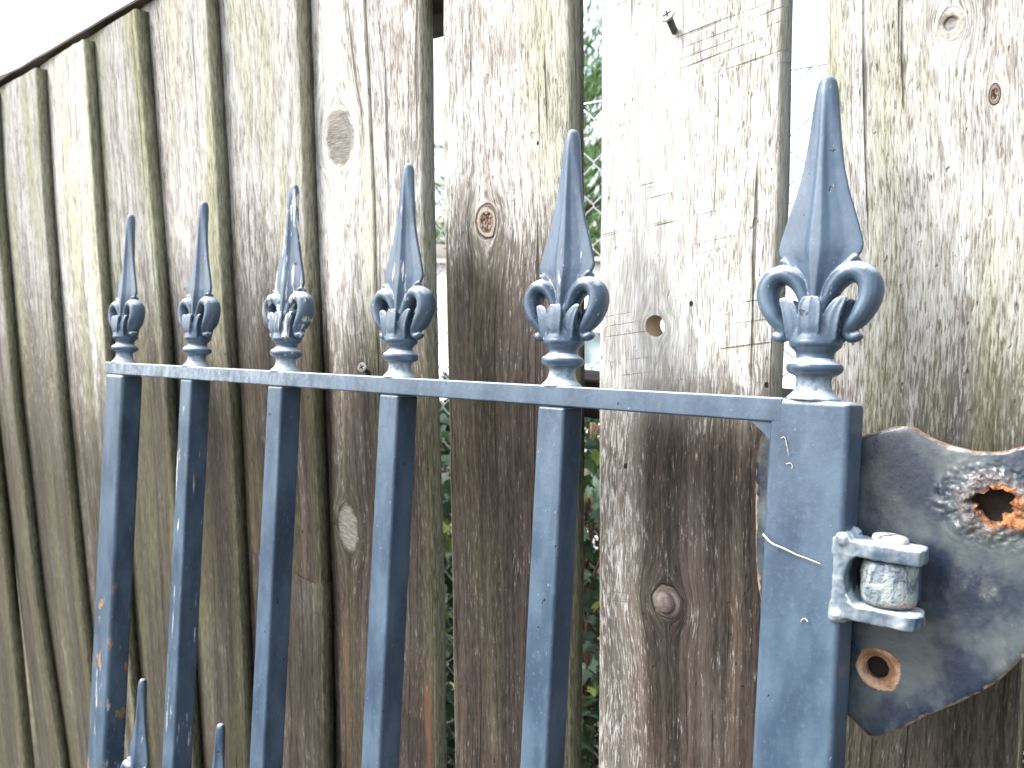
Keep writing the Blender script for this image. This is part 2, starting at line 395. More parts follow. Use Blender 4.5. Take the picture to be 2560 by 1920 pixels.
def fair(e):
    '''smooth an edge: least-squares parabola through its five readings'''
    import numpy as np
    y = np.array(YS, float) / 1000.0; return tuple(float(v) for v in np.polyval(np.polyfit(y, np.array(e, float), 2), y))
def board(seed, L, R, dl, dr, mat_kw, thick=0.0125, tuck=0.0, z_lo=0.02, z_hi=None, end_gap=0.0, knots=(), rust=None, vy=(1050, 600), jag=0.0006):
    """one upright board between two edge polylines; dl and dr are how far its left and right edge stand back"""
    if seed < 7 or 40 <= seed < 50: L, R = fair(L), fair(R)
    pl = [(p.z, p.x) for p in (on_fence(x, y, dl) for x, y in zip(L, YS))]
    pr = [(p.z, p.x) for p in (on_fence(x, y, dr) for x, y in zip(R, YS))]
    zmid = 1.15
    W = interp(pr, zmid) - interp(pl, zmid) + tuck
    n_row = 64; rb = 0.0018
    prof = []                                     # (s across 0..1 or None, dx, dy, u)
    def uvpos(px, py):
        m = on_fence(px, py, (dl + dr) / 2); xl, xr = interp(pl, m.z) - tuck, interp(pr, m.z)
        return (m.x - xl) / (xr - xl) * W, m.z
    kk = []
    for (px, py, rpx, asp, typ) in knots:
        u, v = uvpos(px, py); Zd = (on_fence(px, py) - CAM).dot(ROT @ Vector((0, 0, -1)))
        fs_ = (2430.0 + px - CX) / 3147.0                # the boards are seen at a slant
        kk.append((u, v, rpx * Zd / FPX / fs_, asp * fs_, typ))
    ru = None
    if rust:
        u, v0 = uvpos(rust[0], rust[2]); _, v1 = uvpos(rust[0], rust[1]); ru = (u, v0, v1, rust[3])
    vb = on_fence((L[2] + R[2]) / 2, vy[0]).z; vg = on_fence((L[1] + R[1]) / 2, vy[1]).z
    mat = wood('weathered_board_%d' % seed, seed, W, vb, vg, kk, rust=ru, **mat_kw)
    verts, uvs, rows = [], [], []
    for i in range(n_row + 1):
        row = []
        zt_ref = (z_hi if z_hi is not None else None)
        for (s_, ox, oy, u) in [(0, 0, thick, -thick), (0, 0, rb, -rb), (0, rb * .3, rb * .3, -rb * .3), (0, rb, 0, rb)] + \
                [(k / 10, 0, 0, W * k / 10) for k in range(1, 10)] + \
                [(1, -rb, 0, W - rb), (1, -rb * .3, rb * .3, W + rb * .3), (1, 0, rb, W + rb), (1, 0, thick, W + thick)]:
            zl = interp(pl, 1.2)
            z1 = z_hi if z_hi is not None else top_z(zl) + end_gap
            z = z_lo + (z1 - z_lo) * i / n_row
            xl, xr = interp(pl, z) - tuck, interp(pr, z)
            x = xl + (xr - xl) * s_ + ox
            q = Vector((seed * 3.7, z * 14, 0))
            if s_ == 1: x += jag * mnoise.noise(q + Vector((5, z * 40, 0)))
            if s_ == 0: x += jag * mnoise.noise(q + Vector((9, z * 37, 2)))
            y = YF + dl + (dr - dl) * s_ + oy + 0.0009 * mnoise.noise(Vector((seed * 2.1 + s_ * 3, z * 6, 0))) * (1 if oy < thick else 0)
            if i == n_row: z += 0.0012 * mnoise.noise(Vector((x * 90, seed, 0)))
            row.append(len(verts)); verts.append(Vector((x, y, z)) - fence_root.location); uvs.append((u, z))
        rows.append(row)
    faces = []; m = len(rows[0])
    for i in range(n_row):
        for k in range(m):
            k2 = (k + 1) % m
            faces.append((rows[i][k], rows[i][k2], rows[i + 1][k2], rows[i + 1][k]))
    for rw, flip in ((rows[0], True), (rows[-1], False)):
        dup = []
        for vi in rw: dup.append(len(verts)); verts.append(verts[vi].copy()); uvs.append(uvs[vi])
        faces.append(tuple(dup[::-1]) if flip else tuple(dup))
    o = mesh_obj('board', verts, faces, mat, fence_root)
    me = o.data; uvl = me.uv_layers.new(name='board')
    for p in me.polygons:
        if len(p.vertices) > 4: p.use_smooth = False
        for li in p.loop_indices: uvl.data[li].uv = uvs[me.loops[li].vertex_index]
        if False and m - 1 in [v % m for v in p.vertices] and 0 in [v % m for v in p.vertices] and len(p.vertices) == 4: p.use_smooth = False
    wn = o.modifiers.new('wn', 'WEIGHTED_NORMAL'); wn.weight = 100; wn.keep_sharp = False
    return o

def dep(d): return 0.0 + d
BK = dict(olive=0.9, tone=0.42, green=0.9, red=0.2, crack=0.3)
# edges are (x at image rows 0, 500, 1000, 1500, 1920)
E_w4 = (-330, -290, -240, -180, -130); E_w3 = (-225, -190, -140, -80, -35); E_w2 = (-125, -85, -25, 20, 60)
E_w2e = (-112, -70, 0, 60, 105); E_w1 = (-38, -8, 30, 92, 150); E_w1e = (-25, 8, 48, 113, 172)
E_a = (82, 104, 145, 208, 245); E_ae = (102, 128, 165, 226, 262)
E_b = (201, 238, 268, 312, 345); E_be = (217, 256, 286, 331, 366)
E_c = (338, 374, 418, 455, 482); E_ce = (364, 403, 441, 471, 505)
E_d = (513, 546, 570, 597, 615); E_de = (541, 570, 596, 624, 645)
E_e = (742, 759, 782, 801, 808); E_ee = (783, 802, 820, 848, 862)
E_g = (908, 931, 944, 950, 950); E_ge = (912, 936, 948, 954, 954)
E_f = (1050, 1057, 1069, 1084, 1089); E_h0 = (1106, 1108, 1118, 1131, 1136)
E_h1 = (1423, 1426, 1429, 1427, 1422); E_i0 = (1500, 1500, 1497, 1496, 1493)
E_i1 = (1956, 1946, 1930, 1915, 1905); E_j0 = (2066, 2060, 2048, 2038, 2030); E_j1 = (2612, 2596, 2580, 2566, 2549)
BACK = 0.0130
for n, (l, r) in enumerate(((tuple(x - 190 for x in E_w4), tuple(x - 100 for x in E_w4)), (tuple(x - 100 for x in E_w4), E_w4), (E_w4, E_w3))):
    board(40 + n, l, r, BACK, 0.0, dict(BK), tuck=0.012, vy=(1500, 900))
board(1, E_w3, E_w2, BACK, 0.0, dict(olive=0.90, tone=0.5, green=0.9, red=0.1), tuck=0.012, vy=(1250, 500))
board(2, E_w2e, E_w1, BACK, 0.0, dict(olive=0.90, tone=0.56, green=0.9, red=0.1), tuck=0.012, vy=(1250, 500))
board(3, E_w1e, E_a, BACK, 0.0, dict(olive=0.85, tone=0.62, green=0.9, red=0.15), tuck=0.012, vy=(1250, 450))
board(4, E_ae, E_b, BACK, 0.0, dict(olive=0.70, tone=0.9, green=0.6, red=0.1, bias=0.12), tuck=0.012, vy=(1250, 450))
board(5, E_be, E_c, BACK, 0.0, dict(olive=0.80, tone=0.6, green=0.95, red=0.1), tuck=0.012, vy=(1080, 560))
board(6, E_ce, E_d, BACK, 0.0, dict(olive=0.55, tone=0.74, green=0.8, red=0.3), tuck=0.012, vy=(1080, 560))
zj = on_fence(730, 1438).z
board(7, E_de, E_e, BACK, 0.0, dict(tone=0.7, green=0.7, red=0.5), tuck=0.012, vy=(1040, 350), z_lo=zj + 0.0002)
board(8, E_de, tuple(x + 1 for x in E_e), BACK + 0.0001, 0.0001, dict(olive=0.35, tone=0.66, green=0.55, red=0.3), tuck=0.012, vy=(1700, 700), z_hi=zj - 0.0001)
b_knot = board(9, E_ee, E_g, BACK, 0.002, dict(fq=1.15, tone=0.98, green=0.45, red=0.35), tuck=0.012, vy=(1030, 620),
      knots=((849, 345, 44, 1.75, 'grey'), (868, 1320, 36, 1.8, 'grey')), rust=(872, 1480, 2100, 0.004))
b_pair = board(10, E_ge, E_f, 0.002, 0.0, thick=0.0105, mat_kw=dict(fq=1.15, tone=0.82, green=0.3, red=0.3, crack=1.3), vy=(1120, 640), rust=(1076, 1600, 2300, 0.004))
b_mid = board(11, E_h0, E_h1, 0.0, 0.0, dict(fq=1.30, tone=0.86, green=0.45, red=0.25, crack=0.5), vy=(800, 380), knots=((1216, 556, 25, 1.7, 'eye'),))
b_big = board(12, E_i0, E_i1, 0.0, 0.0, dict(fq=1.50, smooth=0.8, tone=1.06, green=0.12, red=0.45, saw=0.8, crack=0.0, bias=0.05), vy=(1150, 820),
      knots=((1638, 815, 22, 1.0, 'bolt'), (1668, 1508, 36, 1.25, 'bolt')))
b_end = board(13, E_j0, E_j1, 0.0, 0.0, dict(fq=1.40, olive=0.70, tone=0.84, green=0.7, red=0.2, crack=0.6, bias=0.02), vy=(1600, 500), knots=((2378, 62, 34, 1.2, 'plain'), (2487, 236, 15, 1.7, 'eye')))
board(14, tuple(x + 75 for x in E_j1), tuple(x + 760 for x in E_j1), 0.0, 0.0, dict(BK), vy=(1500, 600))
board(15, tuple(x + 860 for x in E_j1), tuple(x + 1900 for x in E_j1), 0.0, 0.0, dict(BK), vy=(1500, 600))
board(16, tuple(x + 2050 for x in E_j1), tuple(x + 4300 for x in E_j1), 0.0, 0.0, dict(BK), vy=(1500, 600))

# the drilled hole right through the wide board
hp = on_fence(1638, 815)
bm = bmesh.new(); bmesh.ops.create_cone(bm, cap_ends=True, segments=40, radius1=0.0054, radius2=0.0054, depth=0.08)
cut = bm_obj('cutter', bm, simple('fresh_bored_wood', (0.30, 0.21, 0.12), (0.52, 0.39, 0.25), (60, 300, 60), 0.85, 0.0005), smooth=False); cut.rotation_euler = (math.radians(90), 0, math.radians(-6)); cut.location = hp
drill(b_big, [cut])
uvl = b_big.data.uv_layers.get('board')

M_batten = simple('dark_batten', (0.045, 0.036, 0.03), (0.11, 0.09, 0.075), (4, 90, 90), 0.9, 0.001)
def batten(px0, px1, py_low, h, dy=0.0262):
    p0, p1 = on_fence(px0, py_low, dy), on_fence(px1, py_low, dy)
    z = on_fence(1095, py_low, dy).z if px0 < 1000 else on_fence(1480, py_low, dy).z
    bm = box_bm(p0.x, p1.x, YF + dy, YF + dy + 0.038, z, z + h, 0.001, 1)
    for v in bm.verts: v.co -= fence_root.location
    return bm_obj('batten', bm, M_batten, fence_root, smooth=False)
batten(-400, 1290, 34, 0.07); batten(1300, 3400, 1046, 0.022)
# thin capping strip along the sloping top of the far boards
bm = bmesh.new(); cvs = []
for i in range(40):
    x = ta.x - 0.6 + (on_fence(1106, 0).x - ta.x + 0.6) * i / 39; z = top_z(x) + 0.001 + 0.0012 * mnoise.noise(Vector((x * 30, 3, 0)))
    cvs.append([bm.verts.new(Vector((x, YF + yy, z + zz)) - fence_root.location) for yy, zz in ((0.0035, 0.0), (0.0035, 0.0022), (0.030, 0.0032), (0.030, 0.0))])
for i in range(39):
    for k in range(4): bm.faces.new((cvs[i][k], cvs[i][(k + 1) % 4], cvs[i + 1][(k + 1) % 4], cvs[i + 1][k]))
bm.faces.new(cvs[0]); bm.faces.new(cvs[-1][::-1])
bm_obj('capping_strip', bm, M_batten, fence_root, smooth=False)
for px in (-350, 1735, 3500):
    q = on_fence(px, 960, 0.06)
    bm = box_bm(q.x - 0.022, q.x + 0.022, YF + 0.0625, YF + 0.11, 0.0, top_z(q.x) - 0.05, 0.002, 1)
    for v in bm.verts: v.co -= fence_root.location
    bm_obj('fence_post', bm, M_batten, fence_root, smooth=False)

# screws standing out of the boards, and the old bolt
M_screw = simple('tarnished_screw', (0.16, 0.15, 0.135), (0.46, 0.44, 0.40), (400, 400, 400), 0.45, 0.0002, 0.6)
M_screw_dark = simple('screw_shank', (0.05, 0.04, 0.033), (0.12, 0.095, 0.08), (400, 400, 400), 0.6, 0.0002, 0.3)
M_recess = simple('screw_recess', (0.02, 0.017, 0.014), (0.035, 0.03, 0.025), rough=0.9)
def screw(parent, px, py, hx, hy, out, r=0.0037, dy=0.0, tilt=None):
    """foot at pixel px,py on the board; head at hx,hy, standing 'out' metres proud"""
    foot = on_fence(px, py, dy); head = on_fence(hx, hy, dy - out)
    ax = (head - foot).normalized(); q = (tilt or ax).to_track_quat('Z', 'Y').to_matrix()
    bm = bmesh.new(); sweep(bm, [foot - ax * 0.006, foot, head - ax * 0.001], [0.0016, 0.0016, 0.0016], 10, Vector((0.3, 0.1, 1)))
    o = link(bpy.data.objects.new('screw', bpy.data.meshes.new('screw')), parent)
    bm2 = bmesh.new(); lathe(bm2, [(-0.0022, 0.0014), (-0.0006, r * 0.93), (0.0, r), (0.0004, r * 0.97), (0.0006, r * 0.6)], 20, rot=q, org=head)
    for b_ in (bm, bm2):
        for v in b_.verts: v.co -= fence_root.location
    bmesh.ops.recalc_face_normals(bm2, faces=bm2.faces); bm2.to_mesh(o.data); bm2.free(); o.data.materials.append(M_screw)
    sh = bm_obj('shank', bm, M_screw_dark, o)
    bm3 = bmesh.new()
    for a in (0.5, 0.5 + math.pi / 2):
        t = bmesh.ops.create_cube(bm3, size=1.0)['verts']
        for v in t: v.co = q @ (Matrix.Rotation(a, 3, 'Z') @ Vector((v.co.x * r * 1.15, v.co.y * r * 0.24, v.co.z * 0.0003 + 0.00062))) + head - fence_root.location
    bm_obj('recess', bm3, M_recess, o, smooth=False)
    # shank and recess are pieces of the screw: join them so the hierarchy stays thing > part > sub-part
    me = o.data
    jb = bmesh.new(); jb.from_mesh(me)
    for idx, c in ((1, sh), (2, [x for x in o.children if x.name.startswith('recess')][0])):
        n0 = len(jb.faces); jb.from_mesh(c.data); jb.faces.ensure_lookup_table()
        for f in jb.faces[n0:]: f.material_index = idx
        me.materials.append((M_screw_dark, M_recess)[idx - 1]); bpy.data.objects.remove(c, do_unlink=True)
    jb.to_mesh(me); jb.free()
    return o
s1 = screw(b_big, 1686, 78, 1669, 37, 0.014, tilt=Vector((-0.1, -0.85, 0.5)))
s1['label'] = 'bright cross-head screw sticking out of the wide bleached board'
s2 = screw(b_pair, 920, 932, 905, 918, 0.008, r=0.0033, dy=0.002, tilt=Vector((0.35, -0.9, 0.2)))
s2['label'] = 'cross-head screw half out of the board above the gate rail'
s3 = screw(b_mid, 1376, 968, 1362, 966, 0.004, r=0.002)
bp = on_fence(1664, 1506)
bm = bmesh.new(); R_ = Vector((-0.25, -0.95, 0.12)).to_track_quat('Z', 'Y').to_matrix()
lathe(bm, [(-0.004, 0.0052), (0.0012, 0.0054), (0.0026, 0.0050), (0.0034, 0.0036), (0.0036, 0.0015)], 24, rot=R_, org=bp)
for v in bm.verts: v.co += 0.0004 * mnoise.noise_vector(v.co * 400) - fence_root.location
bo = bm_obj('bolt', bm, simple('rusty_bolt', (0.10, 0.072, 0.062), (0.27, 0.215, 0.195), (300, 300, 300), 0.6, 0.0006), b_big)
bo['label'] = 'rusty round bolt head sunk in the brown wide board'
# ------------------------------------------------------------------ the gate
gm = Matrix.Identity(4)
for i, a in enumerate((GX, GY, GZ)):
    for j in range(3): gm[j][i] = a[j]
def gl(px, py, y=0.0):
    """gate-local point of an image position on the plane y metres behind the gate's front"""
    p = hit(px, py, G_O + GY * y, GY) - G_O
    return Vector((p.dot(GX), p.dot(GY), p.dot(GZ)))
gate = empty('iron_gate')
tag(gate, 'slate-blue painted iron gate with fleur-de-lis spear finials leaning on the fence', 'gate')
GD = 0.018                                              # depth of rail and stiles
M_paint = paint('gate_paint', chalk=0.9, vary=False); M_cast = paint('cast_paint', chalk=0.55); M_collar = paint('collar_paint', chalk=0.9, pz=0.011)
cxs = [gl(2033, 985, GD / 2).x] + [gl(x, y, GD / 2).x for x, y in ((1404, 962), (999, 944), (714, 925), (491, 910), (311, 893))]
r_top0, r_top1 = gl(300, 906.5), gl(2090, 1001)
z_top = (r_top0.z + r_top1.z) / 2
r_bot = gl(1500, 1026).z; RT = z_top - gl(1500, 1024).z
xr0, xr1 = gl(1921, 1066).x, gl(2127, 1066).x - 0.0005; xl0 = gl(263, 930).x; PWL = 0.030
bot = -(1.15 - 0.05) / GZ.z
p_foot = G_O + GZ * bot
M_paint_rust = paint('gate_paint_rusted', rust=z_top - 0.145, chalk=0.9)
def gate_box(name, x0, x1, y0, y1, z0, z1, bev, mat=M_paint, sub=10):
    bm = box_bm(x0, x1, y0, y1, z0, z1, bev, 3)
    return bm_obj(name, bm, mat, gate, smooth=True)
right_post = gate_box('hinge_stile', xr0, xr1, 0.0, GD, bot, z_top - 0.0004, 0.0022)
left_post = gate_box('latch_stile', xl0, xl0 + PWL, 0.0, GD, bot, z_top - RT - 0.0002, 0.0030, M_paint_rust)
bm = box_bm(xl0 - 0.001, xr0 + 0.0045, -0.00006, GD + 0.00006, z_top - RT, z_top)
bmesh.ops.bevel(bm, geom=[e for e in bm.edges if abs(e.verts[0].co.x - e.verts[1].co.x) > 0.1], offset=0.0009, segments=3, profile=0.5, affect='EDGES')
bm_obj('top_rail', bm, paint('rail_paint', chalk=0.9, front=cxs[4], vary=False), gate)
# welded gusset fillet between rail and stile
bm = bmesh.new(); c0 = Vector((xr0 + 0.001, 0.0006, z_top - RT + 0.0008))
prof = [Vector((xr0 + 0.002, 0, z_top - RT + 0.001)), Vector((xr0 - 0.011, 0, z_top - RT + 0.001)), Vector((xr0 - 0.006, 0, z_top - RT - 0.0012)), Vector((xr0 - 0.002, 0, z_top - RT - 0.0045)), Vector((xr0 + 0.002, 0, z_top - RT - 0.009))]
fa = [bm.verts.new(p + Vector((0, 0.0010, 0))) for p in prof]; fb = [bm.verts.new(p + Vector((0, GD - 0.001, 0))) for p in prof]
bm.faces.new(fa); bm.faces.new(fb[::-1])
for i in range(5): bm.faces.new((fa[i], fa[(i + 1) % 5], fb[(i + 1) % 5], fb[i]))
bm_obj('weld', bm, M_paint, gate, smooth=False)
M_bar = paint('bar_paint', chalk=0.9); BW = 0.0158; z_low = gl(361, 1697, GD / 2).z           # tips of the short spears
bars = []
for i, cx in enumerate(cxs[1:5]):
    bars.append(gate_box('bar', cx - BW / 2, cx + BW / 2, (GD - BW) / 2, (GD + BW) / 2, bot + 0.02, z_top - RT - 0.0003, 0.0016, M_bar))
    bars[-1]['wear'] = (0.0, 0.05, 0.0, 0.30)[i]
gate_box('bottom_rail', xl0 + PWL + 0.0003, xr0 - 0.0003, 0.001, GD - 0.001, bot + 0.03, bot + 0.042, 0.0009)
MZ = z_low - 0.117 - 0.10
for i in range(5):
    a, b = cxs[i], cxs[i + 1]
    lo, hi = min(a, b), max(a, b)
    x0 = hi - (xr1 - xr0) / 2 - 0.0005 if i == 0 else hi - BW / 2 - 0.0003
    x1 = lo + PWL - 0.010 if i == 4 else lo + BW / 2 + 0.0003
    x0 = min(x0, xr0 - 0.0003); x1 = max(x1, xl0 + PWL + 0.0003) if i == 4 else x1
    gate_box('cross_rail', x1, x0, 0.003, GD - 0.003, MZ, MZ + 0.008, 0.0008)
    cm = (a + b) / 2
    gate_box('short_bar', cm - 0.006, cm + 0.006, GD / 2 - 0.006, GD / 2 + 0.006, bot + 0.0425, z_low - 0.1172, 0.0012)

# cast finial: modelled once, blended into one casting, then cut into its parts
mm = 0.001
def finial_sources():
    out = {}
    bm = bmesh.new()
    lathe(bm, [(z * mm, r * mm) for z, r in ((0, 9.6), (1.0, 9.0), (2.6, 7.2), (4.6, 6.2), (7.2, 6.0), (8.6, 6.3), (9.2, 8.0), (10.2, 9.4), (11.6, 9.9), (13.0, 9.4), (13.9, 8.0), (14.6, 6.8), (16.2, 6.4), (17.6, 7.0), (18.6, 8.2), (19.4, 9.0), (20.6, 9.2), (21.6, 8.6), (22.0, 6.0))], 40)
    out['collar'] = bm
    bm = bmesh.new()
    rows = [(117, .4, .4), (116.3, 2.1, 2.0), (114.5, 3.2, 2.9), (111, 3.9, 3.3), (105, 4.6, 3.6), (95, 5.6, 3.8), (83, 7.3, 4.2), (74, 9.5, 4.5), (64, 12.7, 4.9), (58, 14.4, 5.2), (55, 15.0, 5.4), (53, 14.5, 5.5), (49.5, 12.4, 5.6), (44, 9.2, 5.6), (38, 6.8, 5.4), (30, 5.6, 5.0)]
    rings = []
    for z, w, d in rows:
        f = min(1.0, max(0.0, (112 - z) / 22))            # round at the tip, ribbed blade lower down
        e = min(w * .9, 1.5) * f + d * 0.5 * (1 - f); sh = [(w, -e * .6), (w, e * .6)]
        half = [(w, e * .55), (w * .62, (d * .80 * (1 - f) + (e * .62 + .55) * f)), (w * .30, d * .95 * (1 - f) + (d * .60) * f), (w * .13, d)]
        pts = [(x, y) for x, y in half] + [(-x, y) for x, y in half[::-1]] + [(-x, -y) for x, y in half] + [(x, -y) for x, y in half[::-1]]
        rings.append([bm.verts.new((x * mm, y * mm, z * mm)) for x, y in pts])
    for i in range(len(rings) - 1):
        for k in range(16): bm.faces.new((rings[i][k], rings[i][(k + 1) % 16], rings[i + 1][(k + 1) % 16], rings[i + 1][k]))
    bm.faces.new(rings[0]); bm.faces.new(rings[-1][::-1])
    out['blade'] = bm
    path = [(2.5, 31), (4.0, 36.5), (6.4, 41.6), (10.4, 45.2), (15.0, 45.0), (18.0, 41.0), (17.6, 35.4), (14.6, 29.6), (11.4, 26.2), (10.8, 24.0), (12.2, 22.6), (14.2, 22.9), (15.4, 24.0)]
    rad = [2.3, 2.7, 3.1, 3.6, 3.9, 4.1, 4.0, 3.3, 2.5, 2.0, 1.9, 1.7, 1.3]
    lip = [(4.0, 35), (6.2, 41.5), (9.0, 46.5), (11.8, 49.6), (13.6, 50.8)]
    for sgn, nm in ((1, 'scroll_r'), (-1, 'scroll_l')):
        bm = bmesh.new()
        pr = catmull([Vector((x, r)) for (x, z), r in zip(path, rad)], 5); pz = catmull([Vector((z, 0)) for (x, z) in path], 5)
        pts = [Vector((sgn * a.x * mm, 0, b.x * mm)) for a, b in zip(pr, pz)]
        sweep(bm, pts, [(a.y * mm, min(5.8, a.y * 1.6 + .2) * mm) for a in pr], 16)
        pts = [Vector((sgn * v.x * mm, 0, v.y * mm)) for v in catmull([Vector(q) for q in lip], 4)]
        sweep(bm, pts, [(1.35 * mm, 3.3 * mm)] * (len(pts) - 1) + [(0.8 * mm, 1.8 * mm)], 12)
        out[nm] = bm
    bm = bmesh.new()
    lathe(bm, [(z * mm, r * mm) for z, r in ((20.2, 6.0), (20.6, 8.9), (22, 8.8), (25, 8.0), (29, 7.0), (33, 5.4), (37, 4.2))], 40)
    for fs in (-1, 1):                                    # leaves on front and back
        for dx, tilt, top in ((0, 0, 36.8), (-1, 1, 35.6), (1, 1, 35.6)):
            if dx == 0: P = [(0, 6.6, 21.5), (0, 7.6, 26), (0, 7.6, 31), (0, 7.2, 34.4), (0, 6.6, 36.6)]; Wd = [3.6, 4.0, 4.2, 3.9, 2.2]
            else: P = [(dx * 5.8, 4.6, 21.5), (dx * 6.4, 5.4, 26), (dx * 7.3, 5.6, 30.5), (dx * 9.0, 5.2, 34.2), (dx * 10.9, 4.6, 36.4)]; Wd = [2.9, 3.0, 2.9, 2.3, 0.9]
            P = catmull([Vector((x, fs * y, z)) * mm for x, y, z in P], 4); Wv = [w.x for w in catmull([Vector((w, 0)) for w in Wd], 4)]
            sweep(bm, P, [(w * mm, 1.15 * mm) for w in Wv], 14)
            rim = [Vector((p.x, p.y + fs * 0.9 * mm, p.z)) for p in P]      # raised rims and midrib
            for off in (-1, 1):
                sweep(bm, [r_ + Vector((off * w * 0.86 * mm, -fs * abs(w) * 0.05 * mm, 0)) for r_, w in zip(rim, Wv)], [(0.55 * mm, 0.55 * mm)] * len(rim), 8)
            sweep(bm, rim, [(0.45 * mm, 0.5 * mm)] * len(rim), 8)
    out['leaf_cup'] = bm
    return out
def build_finial_meshes():
    src = finial_sources(); trees = {}; allm = bmesh.new()
    for k, b in src.items():
        bmesh.ops.recalc_face_normals(b, faces=b.faces)
        trees[k] = BVHTree.FromBMesh(b)
        tmp = bpy.data.meshes.new('tmp'); b.to_mesh(tmp); allm.from_mesh(tmp); bpy.data.meshes.remove(tmp); b.free()
    me = bpy.data.meshes.new('cast'); allm.to_mesh(me); allm.free()
    o = link(bpy.data.objects.new('cast', me))
    r = o.modifiers.new('r', 'REMESH'); r.mode = 'VOXEL'; r.voxel_size = 0.00042
    sm = o.modifiers.new('s', 'SMOOTH'); sm.factor = 0.5; sm.iterations = 3
    bpy.context.view_layer.update(); full = evaluated(o); bpy.data.objects.remove(o, do_unlink=True)
    nrm = [v.normal.copy() for v in full.vertices]
    owner = {k: [] for k in trees}
    for p in full.polygons:
        c = p.center; best = min(trees, key=lambda k: trees[k].find_nearest(c)[3]); owner[best].append(p.index)
    res = {}
    for k, fs in owner.items():
        idx = {}; vv = []; ff = []; nn = []
        for f in fs:
            row = []
            for vi in full.polygons[f].vertices:
                if vi not in idx: idx[vi] = len(vv); vv.append(full.vertices[vi].co.copy()); nn.append(nrm[vi])
                row.append(idx[vi])
            ff.append(row)
        m = bpy.data.meshes.new(k.split('_')[0] if k.startswith('scroll') else k); m.from_pydata(vv, [], ff); m.update()
        m.polygons.foreach_set('use_smooth', [True] * len(m.polygons)); m.normals_split_custom_set_from_vertices(nn)
        m.materials.append(M_collar if k == 'collar' else M_cast); res[k] = m
    return res
FIN = build_finial_meshes()
def finial(cx, z, wear, scale=1.0, jit=0.0):
    e = empty('finial', gate); e.location = (cx, GD / 2, z); e.rotation_euler = (jit * 0.4, jit, 0); e.scale = (scale,) * 3
    for k, m in FIN.items():
        o = link(bpy.data.objects.new('scroll' if k.startswith('scroll') else k, m), e)
        o['wear'] = wear if k != 'collar' else wear * 0.6
    return e
H = 0.117
tips = [188, 322, 407, 458, 502, 534]
for i, cx in enumerate(cxs):
    px = (2066, 1425, 1011, 730, 509, 323)[i]
    tip = gl(px, tips[i], GD / 2)
    sc = (tip.z - z_top) / H
    f = finial(cx, z_top - 0.0004, (0.05, 0.26, 0.30, 0.66, 0.0, 0.05)[i], sc, (tip.x - cx) / (tip.z - z_top) * 0.5)
    if i == 3: f['label'] = 'finial with white worn paint on its blade'
for i in range(5):
    cm = (cxs[i] + cxs[i + 1]) / 2
    finial(cm, z_low - H - 0.0004, 0.25)

# ------------------------------------------------------------------ hinge on the right stile
hinge = empty('hinge', gate)
PY = GD + 0.0015                                        # front of the plate, just behind the stile
def pl(px, py): return gl(px, py, PY)
outline_px = [(2133, 1101), (2172, 1084), (2210, 1075), (2240, 1067), (2265, 1065), (2287, 1072), (2305, 1084), (2352, 1106), (2425, 1125), (2468, 1130), (2510, 1127), (2560, 1115), (2640, 1095), (2740, 1105), (2800, 1160), (2790, 1260), (2730, 1370), (2670, 1500), (2610, 1590),
              (2560, 1640), (2499, 1699), (2425, 1742), (2315, 1791), (2250, 1825), (2210, 1841), (2190, 1846), (2176, 1844), (2160, 1832), (2106, 1779), (2010, 1700), (1940, 1600), (1900, 1499), (1889, 1400), (1887, 1269), (1889, 1150), (1900, 1095), (1930, 1062), (1990, 1062), (2060, 1085)]
op = [pl(x, y) for x, y in outline_px]
cen = Vector((sum(p.x for p in op) / len(op), PY, sum(p.z for p in op) / len(op)))
TH = 0.0042
fold = pl(2358, 1400).x
def bend(p):                                            # the plate swells gently forward beyond the knuckle
    t = min(1.0, max(0.0, (p.x - fold + 0.004) / 0.010)); t = t * t * (3 - 2 * t)
    return Vector((p.x, p.y - 0.0022 * t, p.z))
h1, h2 = pl(2486, 1262), pl(2190, 1672)
spots = [(h1.x, h1.z, 0.0050, 'blister'), (h2.x, h2.z, 0.0046, 'ring')]
def inside_(p, lp):
    c = False; j = len(lp) - 1
    for i in range(len(lp)):
        if (lp[i].y > p.y) != (lp[j].y > p.y) and p.x < (lp[j].x - lp[i].x) * (p.y - lp[i].y) / (lp[j].y - lp[i].y) + lp[i].x: c = not c
        j = i
    return c
